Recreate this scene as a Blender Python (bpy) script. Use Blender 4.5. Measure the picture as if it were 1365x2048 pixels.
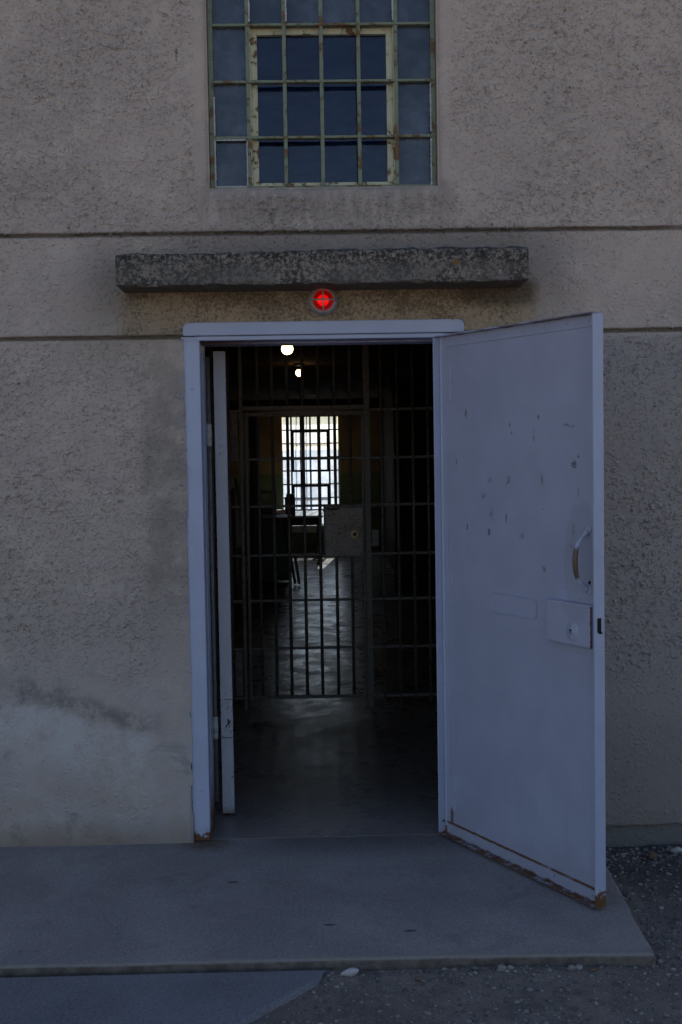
import bpy, math, random
import numpy as np
from mathutils import Vector, Matrix

random.seed(7)
C = bpy.context.scene
for o in list(bpy.data.objects): bpy.data.objects.remove(o)

# ------------------------------------------------------------------ camera, world, sun, exposure
YAW, PITCH, ROLL = 0.0196, 0.0525, 0.0163
cam_d = bpy.data.cameras.new('camera'); cam = bpy.data.objects.new('camera', cam_d)
C.collection.objects.link(cam); C.camera = cam
cam_d.sensor_fit = 'VERTICAL'; cam_d.sensor_height = 36.0; cam_d.lens = 36.0*2463.17/2048
cam_d.clip_start = 0.05; cam_d.clip_end = 3000
f0 = Vector((math.sin(YAW), math.cos(YAW), 0)); r0 = Vector((math.cos(YAW), -math.sin(YAW), 0)); u0 = Vector((0, 0, 1))
fw = f0*math.cos(PITCH) - u0*math.sin(PITCH); up = u0*math.cos(PITCH) + f0*math.sin(PITCH)
rt = r0*math.cos(ROLL) - up*math.sin(ROLL); up = up*math.cos(ROLL) + r0*math.sin(ROLL)
M = Matrix((rt, up, -fw)).transposed().to_4x4(); M.translation = Vector((0, -5.2016, 1.6757)); cam.matrix_world = M

SUN_EL, SUN_AZ = math.radians(40), math.radians(6.5)
w = bpy.data.worlds.new('World'); C.world = w; w.use_nodes = True
sky = w.node_tree.nodes.new('ShaderNodeTexSky'); sky.sky_type = 'NISHITA'; sky.sun_disc = False
sky.sun_elevation = SUN_EL; sky.sun_rotation = SUN_AZ; sky.altitude = 600; sky.air_density = 1.0; sky.dust_density = 1.2
bg = w.node_tree.nodes['Background']; bg.inputs[1].default_value = 0.10
w.node_tree.links.new(sky.outputs[0], bg.inputs[0])
sd = bpy.data.lights.new('sun', 'SUN'); sun = bpy.data.objects.new('sun', sd); C.collection.objects.link(sun)
sd.energy = 5.0; sd.angle = math.radians(0.5); sd.color = (1.0, 0.93, 0.84)
sdir = Vector((math.sin(SUN_AZ)*math.cos(SUN_EL), math.cos(SUN_AZ)*math.cos(SUN_EL), math.sin(SUN_EL)))
sun.rotation_euler = sdir.to_track_quat('Z', 'Y').to_euler(); sun.location = (2, 20, 18)
C.view_settings.view_transform = 'Standard'; C.view_settings.look = 'None'
C.view_settings.exposure = 0.55; C.view_settings.gamma = 1.0
C.cycles.use_denoising = True
C.cycles.use_adaptive_sampling = True; C.cycles.adaptive_threshold = 0.025
C.cycles.max_bounces = 6; C.cycles.diffuse_bounces = 4; C.cycles.glossy_bounces = 3; C.cycles.transparent_max_bounces = 16
C.cycles.sample_clamp_indirect = 10.0

# ------------------------------------------------------------------ node helper
class S:
    def __init__(s, g, sock): s.g = g; s.k = sock
    def _m(a, op, b=0.0, c=None):
        n = a.g.N('ShaderNodeMath'); n.operation = op
        a.g.put(n.inputs[0], a); a.g.put(n.inputs[1], b)
        if c is not None: a.g.put(n.inputs[2], c)
        return S(a.g, n.outputs[0])
    def __add__(a, b): return a._m('ADD', b)
    __radd__ = __add__
    def __sub__(a, b): return a._m('SUBTRACT', b)
    def __rsub__(a, b): return (a*-1.0) + b
    def __mul__(a, b): return a._m('MULTIPLY', b)
    __rmul__ = __mul__
    def __truediv__(a, b): return a._m('DIVIDE', b)
    def abs(a): return a._m('ABSOLUTE')
    def max(a, b): return a._m('MAXIMUM', b)
    def min(a, b): return a._m('MINIMUM', b)
    def pow(a, b): return a._m('POWER', b)
class G:
    def __init__(g, name, rough=0.8, metallic=0.0, spec=0.5):
        g.m = bpy.data.materials.new(name); g.m.use_nodes = True; g.t = g.m.node_tree
        g.bsdf = g.t.nodes['Principled BSDF']; g.out = g.t.nodes['Material Output']
        g.bsdf.inputs['Roughness'].default_value = rough; g.bsdf.inputs['Metallic'].default_value = metallic
        g.bsdf.inputs['Specular IOR Level'].default_value = spec
        tc = g.N('ShaderNodeTexCoord'); g.P = tc.outputs['Object']
        sp = g.N('ShaderNodeSeparateXYZ'); g.t.links.new(g.P, sp.inputs[0])
        g.x, g.y, g.z = (S(g, sp.outputs[i]) for i in range(3))
    def N(g, t): return g.t.nodes.new(t)
    def put(g, inp, v):
        if isinstance(v, S): g.t.links.new(v.k, inp)
        elif hasattr(v, 'is_output'): g.t.links.new(v, inp)
        else: inp.default_value = v
    def vec(g, sx=1, sy=1, sz=1, off=(0, 0, 0)):
        n = g.N('ShaderNodeMapping'); n.inputs['Scale'].default_value = (sx, sy, sz); n.inputs['Location'].default_value = off
        g.t.links.new(g.P, n.inputs[0]); return n.outputs[0]
    def noise(g, scale, detail=3, rough=0.55, dist=0.0, v=None, col=False):
        n = g.N('ShaderNodeTexNoise'); n.inputs['Scale'].default_value = scale; n.inputs['Detail'].default_value = detail
        n.inputs['Roughness'].default_value = rough; n.inputs['Distortion'].default_value = dist
        g.t.links.new(v if v is not None else g.P, n.inputs['Vector'])
        return S(g, n.outputs[0])
    def voro(g, scale, v=None, feature='F1', rnd=1.0):
        n = g.N('ShaderNodeTexVoronoi'); n.feature = feature; n.inputs['Scale'].default_value = scale; n.inputs['Randomness'].default_value = rnd
        g.t.links.new(v if v is not None else g.P, n.inputs['Vector'])
        return S(g, n.outputs['Distance'])
    def ss(g, v, a, b, lo=0.0, hi=1.0):
        n = g.N('ShaderNodeMapRange'); n.interpolation_type = 'SMOOTHSTEP'
        g.put(n.inputs[0], v)
        if a > b: a, b, lo, hi = b, a, hi, lo
        for i, q in enumerate((a, b, lo, hi)): n.inputs[i+1].default_value = q
        return S(g, n.outputs[0])
    def box(g, x0, x1, z0, z1, sx, sz, wob=None):
        x, z = g.x, g.z
        if wob is not None: x = x + wob; z = z + wob
        return g.ss(x, x0-sx, x0+sx)*g.ss(x, x1+sx, x1-sx)*g.ss(z, z0-sz, z0+sz)*g.ss(z, z1+sz, z1-sz)
    def spot(g, cu, cv, a, b, wob=None, ax='xz'):
        u = g.x if ax[0] == 'x' else g.y; v = g.z if ax[1] == 'z' else g.y
        du = (u - cu)*(1.0/a); dv = (v - cv)*(1.0/b)
        d = du*du + dv*dv
        if wob is not None: d = d + wob
        return g.ss(d, 1.15, 0.85)
    def mix(g, f, a, b):
        n = g.N('ShaderNodeMix'); n.data_type = 'RGBA'
        g.put(n.inputs[0], f)
        for i, q in ((6, a), (7, b)):
            if isinstance(q, tuple): n.inputs[i].default_value = (*q[:3], 1)
            else: g.put(n.inputs[i], q)
        return S(g, n.outputs[2])
    def color(g, c):
        if isinstance(c, tuple): g.bsdf.inputs['Base Color'].default_value = (*c, 1)
        else: g.put(g.bsdf.inputs['Base Color'], c)
        return g
    def rough(g, v): g.put(g.bsdf.inputs['Roughness'], v); return g
    def bump(g, h, dist=0.002, strength=1.0):
        n = g.N('ShaderNodeBump'); n.inputs['Distance'].default_value = dist; n.inputs['Strength'].default_value = strength
        g.put(n.inputs['Height'], h); g.t.links.new(n.outputs[0], g.bsdf.inputs['Normal']); return g
    def disp(g, h, scale, mid=0.0):
        n = g.N('ShaderNodeDisplacement'); n.inputs['Midlevel'].default_value = mid; n.inputs['Scale'].default_value = scale
        g.put(n.inputs['Height'], h); g.t.links.new(n.outputs[0], g.out.inputs['Displacement'])
        g.m.displacement_method = 'BOTH'; return g

# ------------------------------------------------------------------ materials
WX0, WX1, WZ0, WZ1 = -0.425, 0.532, 2.765, 4.18   # window hole
def stucco(name, displaced=True):
    g = G(name, 0.92, spec=0.25)
    warp = g.noise(7, 2)*0.05 - 0.025
    # splatter coat: clumps of 0.5-2 cm, thicker in drifts, trowelled smooth low down
    vm = g.N('ShaderNodeMapping'); vm.inputs['Scale'].default_value = (0.9, 1, 1.1)
    wn = g.N('ShaderNodeTexNoise'); wn.inputs['Scale'].default_value = 28; wn.inputs['Detail'].default_value = 3; g.t.links.new(g.P, wn.inputs['Vector'])
    sc_ = g.N('ShaderNodeVectorMath'); sc_.operation = 'MULTIPLY_ADD'; g.t.links.new(wn.outputs['Color'], sc_.inputs[0]); sc_.inputs[1].default_value = (.028, .0, .028); g.t.links.new(g.P, sc_.inputs[2])
    g.t.links.new(sc_.outputs[0], vm.inputs[0]); v = vm.outputs[0]
    n1 = g.noise(24, 4, 0.65, 0.2, v)
    n2 = g.noise(60, 4, 0.72, 0.2, v)
    n3 = g.noise(330, 2, 0.6)
    v1 = g.voro(78, v); v2 = g.voro(41, v)
    dome = g.ss(v1, 0.62, 0.10); lump = g.ss(v2, 0.50, 0.08)
    drift = g.ss(g.noise(2.6, 3, 0.6, 0.4), 0.34, 0.62)
    smooth_low = g.ss(g.z + g.noise(2.2, 2)*0.5, 0.75, 1.25)
    smooth_jamb = g.ss(g.x.abs() + g.noise(3, 2)*0.12, 0.70, 0.86).max(g.ss(g.z, 2.12, 2.2))
    smooth_mid = g.ss(g.z, 2.5, 2.62, 0.6, 1.0).max(g.ss(g.z, 2.16, 2.12))
    amp = (drift*0.40 + 0.62)*(smooth_low*0.70 + 0.28)*(smooth_jamb*0.6 + 0.4)*smooth_mid
    winm = g.box(WX0-.055, WX1+.055, WZ0-.04, WZ1+.04, 0.02, 0.02)
    amp = amp*(1.0 - winm*0.75)
    blob = g.ss(n1 + g.noise(9, 2)*0.25, 0.50, 0.72)
    sp1 = g.ss(v1, 0.58, 0.02)*g.ss(n2 + (n1-0.5)*0.6, 0.34, 0.68)
    sp2 = g.ss(v2, 0.54, 0.02)*g.ss(n1 + (drift-0.5)*0.12, 0.40, 0.66)
    splat = sp1.max(sp2)
    h = (sp1*0.75 + sp2*1.0 + n1*0.35)*amp + n2*0.24*(amp*0.6+0.4) + n3*0.05 + g.noise(4.5, 2)*0.3
    # colour
    big = g.noise(1.3, 4, 0.6); med = g.noise(7, 4, 0.65); fine = g.noise(120, 3, 0.7)
    col = g.mix(g.ss(big, 0.35, 0.65), (0.49, 0.395, 0.345), (0.43, 0.352, 0.312))
    col = g.mix(g.ss(med, 0.45, 0.72)*0.5, col, (0.60, 0.50, 0.43))
    col = g.mix(splat*amp*0.8, col, (0.76, 0.645, 0.575))  # cleaner clump tops, with highlights put into the colour
    col = g.mix(g.ss(n2, 0.42, 0.30)*amp*0.12, col, (0.26, 0.215, 0.19))
    col = g.mix(g.ss(fine, 0.55, 0.75)*0.22, col, (0.19, 0.165, 0.15))
    warm = g.ss(g.z + warp*3.0, 1.0, 0.25)*g.ss(g.x, 1.0, 0.6)
    # whitewashed and patched plaster low on the left
    patch = g.ss(g.noise(2.6, 5, 0.65, 0.8, g.vec(0.7, 1, 1.2, (3.1, 0, 0.4))), 0.46, 0.60)
    col = g.mix(patch*warm*0.55, col, (0.55, 0.52, 0.53))
    col = g.mix(g.ss(g.noise(3.4, 5, 0.7, 1.0, g.vec(0.8, 1, 1.5, (1.3, 0, 7))), 0.55, 0.68)*g.ss(g.z, 0.95, 0.7)*0.6, col, (0.20, 0.19, 0.18))
    col = g.mix(g.ss(g.z + warp, 1.6, 0.5)*0.35, col, (0.34, 0.30, 0.285))  # whole wall tone darker towards the bottom
    # worn diagonal smudge low on the left: dark above, pale scoured plaster beneath
    dgl = g.z - 0.70 + (g.x + 1.35)*0.30 + (g.noise(4, 4, .7)-.5)*0.20
    lft = g.ss(g.x, -0.62, -0.80)
    col = g.mix(g.ss(dgl.abs(), 0.085, 0.0)*lft*g.ss(g.x, -1.45, -1.2)*g.ss(g.noise(11, 4, .75), .34, .6)*0.75, col, (0.17, 0.155, 0.145))
    col = g.mix(g.ss(dgl, -0.02, -0.09)*g.ss(dgl, -0.42, -0.18)*lft*g.ss(g.noise(5, 5, .75), 0.36, 0.56)*0.6, col, (0.60, 0.56, 0.56))
    # grime: under the window, round and under the door canopy, beside the frame, at the foot
    streak = g.noise(22, 4, 0.65, 0.2, g.vec(1, 1, 0.18))
    col = g.mix(g.box(-0.47, 0.60, 2.60, 2.80, 0.05, 0.06, warp)*g.ss(streak, 0.3, 0.62)*0.42, col, (0.13, 0.12, 0.105))
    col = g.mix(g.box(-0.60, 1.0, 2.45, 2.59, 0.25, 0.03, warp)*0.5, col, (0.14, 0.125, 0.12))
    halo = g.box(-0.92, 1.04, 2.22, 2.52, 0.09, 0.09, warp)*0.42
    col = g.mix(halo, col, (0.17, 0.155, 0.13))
    under = g.box(-0.80, 0.93, 2.14, 2.345, 0.05, 0.02, warp*0.6)
    col = g.mix(under*0.8, col, (0.40, 0.29, 0.18))
    black = g.ss(g.noise(75, 5, 0.75) + g.ss(g.z, 2.18, 2.34)*0.10 + g.noise(5, 3, 0.6)*0.55, 0.74, 0.94)
    col = g.mix(under*black*0.75, col, (0.10, 0.075, 0.05))
    corner = g.box(0.62, 0.93, 2.26, 2.36, 0.05, 0.03, warp*1.5)
    col = g.mix(corner*0.7, col, (0.05, 0.04, 0.03))
    side = g.box(-0.73, -0.50, 0.95, 2.16, 0.035, 0.25, warp*0.7)*g.ss(g.noise(9, 3), 0.25, 0.6)
    col = g.mix(side*0.5, col, (0.17, 0.15, 0.125))
    side2 = g.box(-1.05, -0.72, 2.0, 2.4, 0.12, 0.12, warp*2)
    col = g.mix(side2*0.3, col, (0.18, 0.16, 0.135))
    col = g.mix(g.ss(g.z + warp, 0.14, 0.0)*0.55, col, (0.19, 0.13, 0.085))
    # blue paint smeared on the plaster at the edge of the frame
    smear = g.box(-0.575, -0.53, -0.1, 2.2, 0.006, 0.02, (g.noise(40, 3)-0.5)*0.035)
    col = g.mix(smear*g.ss(g.noise(18, 3), 0.45, 0.7)*0.35, col, (0.32, 0.34, 0.42))
    # greyer plaster tone on the hinge side
    right = g.ss(g.x, 0.85, 1.05)*g.ss(g.z, 2.15, 2.10)
    col = g.mix(right*0.5, col, (0.26, 0.25, 0.25))
    col = g.mix(right*g.ss(g.z, 0.6, 0.35)*0.6, col, (0.27, 0.235, 0.21))
    # joints hold dirt
    for zj in (2.5742, 2.1486):
        col = g.mix(g.ss((g.z - zj + warp*0.15).abs(), 0.016, 0.004)*0.75, col, (0.09, 0.07, 0.05))
    foot = g.ss(g.z, 0.03, 0.015)*g.ss(g.x, 0.55, 0.6)
    col = g.mix(foot*0.8, col, (0.18, 0.17, 0.165))
    g.color(col)
    if displaced: g.disp(h, 0.0150, 0.5)
    else: g.bump(h, 0.006)
    return g.m

def paint(name, base, rust_fn=None, chips=None, rough=0.45, dirt=0.25):
    g = G(name, rough, spec=0.4)
    n = g.noise(5, 4, 0.6); f = g.noise(60, 3, 0.6)
    c2 = tuple(q*0.95 for q in base); c3 = tuple(min(1, q*1.03) for q in base)
    col = g.mix(g.ss(n, 0.35, 0.65), c2, c3)
    col = g.mix(g.ss(g.noise(26, 5, 0.7, 0.3, g.vec(1, 1, 0.12)), 0.55, 0.78)*dirt, col, tuple(q*0.6 for q in base))
    if chips:
        wob = (g.noise(100, 4, 0.8)-0.44)*7.5
        for (u, v, a, b, cc) in chips:
            col = g.mix(g.spot(u, v, a, b, wob), col, cc)
    if chips:
        col = g.mix(g.spot(0.90, 1.24, .10, .22, (g.noise(9, 3)-.5)*1.2)*0.22, col, (0.20, 0.19, 0.21))
        col = g.mix(g.ss(g.noise(38, 4, 0.75, 0, g.vec(1, 1, .06)), 0.60, 0.72)*0.16, col, (0.22, 0.22, 0.27))
        col = g.mix(g.ss(g.noise(3.0, 5, 0.75, 1.5, g.vec(1, 1, .5)), 0.56, 0.64)*0.10, col, (0.50, 0.50, 0.58))
        col = g.mix(g.ss(g.z + (g.noise(7, 4)-.5)*.3, 0.22, 0.05)*0.14, col, (0.22, 0.19, 0.18))
    rv = None
    if rust_fn:
        r = rust_fn(g)
        rc = g.mix(g.noise(90, 4, 0.7), (0.06, 0.028, 0.014), (0.23, 0.10, 0.038))
        col = g.mix(r, col, rc); rv = r
    g.color(col)
    h = g.noise(260, 2)*0.25 + g.noise(5, 2)*0.8 + g.noise(70, 2, .5, 0, g.vec(1, 1, .05))*0.25
    if rv is not None: h = h + rv*g.noise(120, 3)*1.2
    g.bump(h, 0.0012)
    if rv is not None: g.rough((rv*0.45 + (rough - 0.12) + g.noise(8, 4, .7)*0.24).min(1.0))
    return g.m

BLUE = (0.405, 0.41, 0.525)
FBLUE = (0.42, 0.445, 0.59)
def rust_frame(g):
    n = g.noise(38, 5, 0.7)
    foot = g.ss(g.z - (n-0.5)*0.16, 0.055, 0.025)
    edge = g.ss(g.x.abs() + n*0.03, 0.565, 0.572)*g.ss(g.z + (n-0.5)*0.2, 0.26, 0.12)
    inner = g.ss(g.y + n*0.25, 0.17, 0.26)*g.ss(g.z + (n-0.5)*0.3, 0.26, 0.06)
    top = g.ss(g.y, 0.0, 0.02)*g.ss(g.z, 2.12, 2.128)*g.ss(g.x + n*0.35, 0.12, -0.25)
    spots = g.ss(g.noise(55, 4, 0.75), 0.70, 0.74)*g.ss(g.z, 0.35, 0.1)
    return foot.max(edge).max(inner).max(top*0.9).max(spots)
def rust_door(g):
    n = g.noise(30, 5, 0.72); n2 = g.noise(9, 3, 0.6)
    seam = g.ss((g.z - 0.063 - (n-0.5)*0.010).abs(), 0.0075, 0.002)*g.ss(g.y, 0.012, 0.02)*g.ss(n2, 0.25, 0.42)
    low = g.ss(g.z - (n-0.5)*0.035, 0.022, 0.012)
    free = g.ss(g.x, 0.985, 1.0)*g.ss(g.z + (n-0.5)*0.16, 0.075, 0.045)*g.ss(n2, 0.35, 0.5)
    corner = g.box(-0.02, 0.055, 0.06, 0.13, 0.002, 0.01, (n-0.5)*0.02)*g.ss(g.x, 0.035, 0.042)*0.8
    drip = g.ss(g.noise(60, 4, 0.7, 0, g.vec(1, 1, 0.15)), 0.66, 0.72)*g.ss(g.z, 0.06, 0.04)*0.7
    toplip = g.ss(g.z, 2.1265, 2.1295)*g.ss(n2 + g.x*0.15, 0.5, 0.6)*0.6
    return seam.max(low).max(free).max(corner).max(drip).max(toplip)
DK = (0.15, 0.165, 0.185); GR = (0.20, 0.22, 0.23); BR = (0.27, 0.23, 0.27)
chips = [(0.179, 1.804, .007, .022, (0.14, 0.11, 0.09)), (0.477, 1.752, .004, .012, DK), (0.49, 1.72, .006, .008, DK), (0.658, 1.777, .008, .012, DK),
         (0.627, 1.705, .005, .028, BR), (0.805, 1.745, .005, .005, (.04, .05, .05)), (0.822, 1.742, .005, .006, (.04, .05, .05)), (0.838, 1.74, .005, .005, (.04, .05, .05)),
         (0.855, 1.738, .010, .006, DK), (0.86, 1.60, .017, .016, DK), (0.885, 1.628, .008, .011, DK), (0.109, 1.607, .004, .012, DK),
         (0.467, 1.533, .014, .020, GR), (0.674, 1.544, .010, .030, GR), (0.341, 1.535, .016, .016, (.24, .26, .34)), (0.449, 1.389, .007, .022, DK),
         (0.681, 1.428, .005, .008, DK), (0.18, 1.339, .005, .014, (.04, .05, .06)), (0.334, 1.324, .010, .016, DK), (0.855, 1.36, .011, .026, (.31, .28, .27)),
         (0.684, 1.205, .009, .018, (.19, .25, .18)), (0.30, 1.47, .02, .012, (.23, .25, .33)), (0.19, 1.262, .004, .005, DK), (0.55, 1.32, .02, .012, (.25, .27, .35)),
         (0.843, 1.30, .006, .007, DK), (0.35, 1.40, .012, .03, (.25, .27, .35)), (0.51, 1.80, .02, .012, (.37, .4, .52)), (0.885, 1.50, .004, .02, (.24, .26, .34))]
M_wall = stucco('stucco'); M_wall2 = stucco('stucco_plain', False)
M_frame = paint('frame_paint', FBLUE, rust_frame, dirt=0.12)
M_door = paint('door_paint', BLUE, rust_door, chips, dirt=0.14)
M_lip = paint('door_edge_lit_paint', FBLUE, rust_door, dirt=0.1)  # lighter copy of the door paint, lit look of the edges in colour
def mk_canopy():
    g = G('lichen_concrete', 0.95, spec=0.2)
    n = g.noise(62, 6, 0.8); b = g.noise(5, 4, 0.6)
    col = g.mix(g.ss(n + (g.noise(9, 3)-.5)*.3, 0.44, 0.58), (0.06, 0.052, 0.046), (0.31, 0.265, 0.23))
    col = g.mix(g.ss(g.z, 2.45, 2.38)*0.55*g.ss(b, 0.3, 0.6), col, (0.17, 0.15, 0.135))
    col = g.mix(g.ss(g.noise(26, 3, 0.7), 0.62, 0.70)*0.8, col, (0.40, 0.38, 0.37))
    col = g.mix(g.ss(g.noise(140, 3, 0.7), 0.60, 0.70)*0.7, col, (0.025, 0.022, 0.022))
    col = g.mix(g.ss(g.z + (b-.5)*.06, 2.395, 2.455)*g.ss(n, .62, .42)*0.7, col, (0.04, 0.036, 0.034))
    col = g.mix(g.ss(g.z, 2.4635, 2.4655)*0.9, col, (0.06, 0.058, 0.07))
    col = g.mix(g.spot(0.575, 2.41, .013, .012, (g.noise(50)-.5)), col, (0.24, 0.13, 0.05))
    col = g.mix(g.ss(g.y, -0.222, -0.215)*g.ss(g.z, 2.336, 2.334), col, (0.13, 0.11, 0.085))
    g.color(col); g.bump(n*1.0 + g.noise(120, 3)*0.5, 0.007); return g.m
M_canopy = mk_canopy()
def mk_slab(name, c1, c2, foot=False):
    g = G(name, 0.85, spec=0.3)
    a = g.noise(2.2, 4, 0.6, 0.3); f = g.noise(95, 5, 0.9); m = g.noise(24, 4, 0.65)
    col = g.mix(g.ss(a, 0.35, 0.65), c1, c2)
    col = g.mix(g.ss(m, 0.5, 0.75)*0.35, col, tuple(q*0.72 for q in c1))
    col = g.mix(g.ss(f, 0.50, 0.64)*0.6, col, tuple(q*0.5 for q in c1)); col = g.mix(g.ss(f, 0.49, 0.38)*0.5, col, tuple(q*1.45 for q in c2))
    col = g.mix(g.ss(g.noise(420, 2, 0.6, 0, g.vec(1, 1, 1, (5, 2, 1))), 0.64, 0.74)*0.5, col, tuple(min(1, q*1.9) for q in c2))
    if foot:
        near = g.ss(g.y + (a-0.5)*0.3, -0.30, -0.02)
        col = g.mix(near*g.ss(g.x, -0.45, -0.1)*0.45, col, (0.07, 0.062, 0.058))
        col = g.mix(g.ss(g.y, -0.14, -0.03)*g.ss(g.x + (a-.5), -0.55, -0.8)*0.5*g.ss(m, .4, .6), col, (0.26, 0.25, 0.25))
        rr = g.N('ShaderNodeVectorMath'); rr.operation = 'DISTANCE'; g.t.links.new(g.P, rr.inputs[0]); rr.inputs[1].default_value = (-0.50, -0.01, 0)
        col = g.mix(g.ss(S(g, rr.outputs['Value']) + (m-0.5)*0.16, 0.17, 0.02)*0.8, col, (0.12, 0.062, 0.03))
        for (u, v) in ((0.30, -1.02), (0.02, -0.95), (-0.35, -0.5)):
            col = g.mix(g.spot(u, v, .022, .011, (g.noise(60)-.5)*1.5, 'xy')*0.7, col, (0.05, 0.05, 0.052))
        col = g.mix(g.ss(g.z, -0.004, -0.012), col, g.mix(g.ss(m, .35, .65), (0.13, 0.10, 0.085), (0.22, 0.18, 0.155)))
        col = g.mix(g.ss(g.y + (g.noise(30)-.5)*0.02, -1.215, -1.232)*g.ss(g.z, -0.012, -0.004)*0.6, col, (0.34, 0.29, 0.25))
        col = g.mix(g.ss(g.noise(5.5, 5, 0.7, 0.6), 0.55, 0.72)*0.35, col, (0.13, 0.12, 0.118))
    g.color(col); g.bump(f*0.9 + m*0.5, 0.006); return g.m
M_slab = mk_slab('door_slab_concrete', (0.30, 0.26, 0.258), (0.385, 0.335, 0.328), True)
M_path = mk_slab('path_concrete', (0.20, 0.195, 0.215), (0.26, 0.25, 0.275))
def mk_ground():
    g = G('dirt', 0.97, spec=0.15)
    a = g.noise(1.6, 5, 0.6); m = g.noise(14, 5, 0.7); f = g.noise(160, 4, 0.75)
    col = g.mix(g.ss(a, 0.35, 0.65), (0.23, 0.19, 0.17), (0.30, 0.25, 0.22))
    col = g.mix(g.ss(m, 0.42, 0.7)*0.6, col, (0.13, 0.11, 0.10))
    col = g.mix(g.ss(f, 0.56, 0.70)*0.7, col, (0.38, 0.33, 0.30))
    col = g.mix(g.ss(f, 0.46, 0.34)*0.6, col, (0.04, 0.036, 0.034))
    col = g.mix(g.ss(g.y + a*3, -4.0, -6.0), col, (0.34, 0.28, 0.22))  # unseen ground further out, paled to bounce warm light onto the wall
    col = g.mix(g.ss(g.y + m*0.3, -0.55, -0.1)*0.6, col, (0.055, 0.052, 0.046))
    g.color(col); g.bump(f + m*2, 0.006); return g.m
M_ground = mk_ground()
def mk_stone(name, c1, c2):
    g = G(name, 0.9, spec=0.3)
    col = g.mix(g.ss(g.noise(30, 4, 0.7), 0.35, 0.65), c1, c2); col = g.mix(g.ss(g.noise(9, 1), 0.5, 0.6)*0.5, col, tuple(q*0.6 for q in c1))
    g.color(col); g.bump(g.noise(120, 4), 0.003); return g.m
M_peb = [mk_stone('pebble_a', (0.22, 0.19, 0.18), (0.31, 0.27, 0.25)), mk_stone('pebble_b', (0.12, 0.11, 0.11), (0.18, 0.165, 0.165)),
         mk_stone('pebble_c', (0.29, 0.26, 0.245), (0.36, 0.33, 0.315))]
M_white_stone = mk_stone('white_stone', (0.46, 0.42, 0.41), (0.6, 0.56, 0.55)); M_brown_stone = mk_stone('brown_stone', (0.13, 0.085, 0.06), (0.19, 0.13, 0.1))
def mk_sash(name, base, amt=0.5):
    g = G(name, 0.6, spec=0.3)
    n = g.noise(24, 5, 0.72, 0.3); b = g.noise(5, 3)
    col = g.mix(g.ss(g.noise(60, 4, .7), 0.45, 0.7)*0.5, base, tuple(q*0.62 for q in base))
    r = g.ss(n + (b-0.5)*0.35, 0.53, 0.62)*amt
    col = g.mix(r, col, g.mix(g.noise(70, 4), (0.10, 0.04, 0.015), (0.30, 0.14, 0.05)))
    g.color(col); g.bump(n + r, 0.0025); return g.m
M_sash = mk_sash('sash_green_paint', (0.21, 0.235, 0.165), 1.0)
M_vent = mk_sash('vent_cream_paint', (0.60, 0.58, 0.42), 1.0)
M_putty = mk_sash('putty', (0.50, 0.50, 0.50), 0.15)
def mk_glass(name, tint, film, fcol, r=0.06):
    g = G(name, r); nt = g.t
    tr = g.N('ShaderNodeBsdfTransparent'); tr.inputs[0].default_value = (*tint, 1)
    di = g.N('ShaderNodeBsdfDiffuse'); di.inputs[0].default_value = (*fcol, 1)
    gl = g.N('ShaderNodeBsdfGlossy'); gl.inputs['Roughness'].default_value = r
    lw = g.N('ShaderNodeFresnel'); lw.inputs[0].default_value = 1.5
    m1 = g.N('ShaderNodeMixShader'); m2 = g.N('ShaderNodeMixShader')
    dirt = g.ss(g.noise(6, 5, 0.7), 0.3, 0.75)*film + film*0.4
    spk = g.ss(g.noise(90, 2, 0.6), 0.75, 0.8)*0.6
    strk = g.ss(g.noise(14, 4, 0.7, 0, g.vec(1, 1, 0.15)), 0.55, 0.75)*film*0.5
    g.put(m1.inputs[0], (dirt + spk + strk).min(0.95)); nt.links.new(tr.outputs[0], m1.inputs[1]); nt.links.new(di.outputs[0], m1.inputs[2])
    nt.links.new(lw.outputs[0], m2.inputs[0]); nt.links.new(m1.outputs[0], m2.inputs[1]); nt.links.new(gl.outputs[0], m2.inputs[2])
    bp = g.N('ShaderNodeBump'); bp.inputs['Distance'].default_value = 0.002; g.put(bp.inputs['Height'], g.noise(11, 2)); nt.links.new(bp.outputs[0], gl.inputs['Normal'])
    nt.links.new(m2.outputs[0], g.out.inputs[0]); return g.m
M_pane = mk_glass('dusty_pane', (0.4, 0.45, 0.5), 0.45, (0.15, 0.175, 0.24), 0.10)
M_ventpane = mk_glass('vent_pane', (0.36, 0.44, 0.66), 0.14, (0.03, 0.06, 0.17), 0.05)
def mk_frost():
    g = G('sunlit_frosted_pane', 0.4); nt = g.t
    tr = g.N('ShaderNodeBsdfTransparent'); tr.inputs[0].default_value = (0.90, 0.96, 1, 1)
    tl = g.N('ShaderNodeBsdfTranslucent'); g.put(tl.inputs[0], g.mix(g.ss(g.noise(5, 5, 0.7), 0.35, 0.65), (0.50, 0.56, 0.66), (0.80, 0.88, 1.0)))
    m = g.N('ShaderNodeMixShader'); m.inputs[0].default_value = 0.36
    nt.links.new(tr.outputs[0], m.inputs[1]); nt.links.new(tl.outputs[0], m.inputs[2]); nt.links.new(m.outputs[0], g.out.inputs[0]); return g.m
M_frost = mk_frost()
def simple(name, c, rough=0.6, metal=0.0, bs=60, bd=0.001, var=0.25, spec=0.4):
    g = G(name, rough, metal, spec)
    g.color(g.mix(g.ss(g.noise(bs*0.4, 4, 0.65), 0.35, 0.7), c, tuple(q*(1-var) for q in c))); g.bump(g.noise(bs, 4), bd); return g.m
def mk_bar():
    g = G('grille_steel', 0.42, 0.0, spec=0.5); n = g.noise(45, 5, 0.75)
    col = g.mix(g.ss(n, 0.50, 0.62), (0.125, 0.112, 0.11), (0.055, 0.04, 0.034))
    g.color(col); g.bump(n, 0.0015); return g.m
M_bar = mk_bar()
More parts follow.
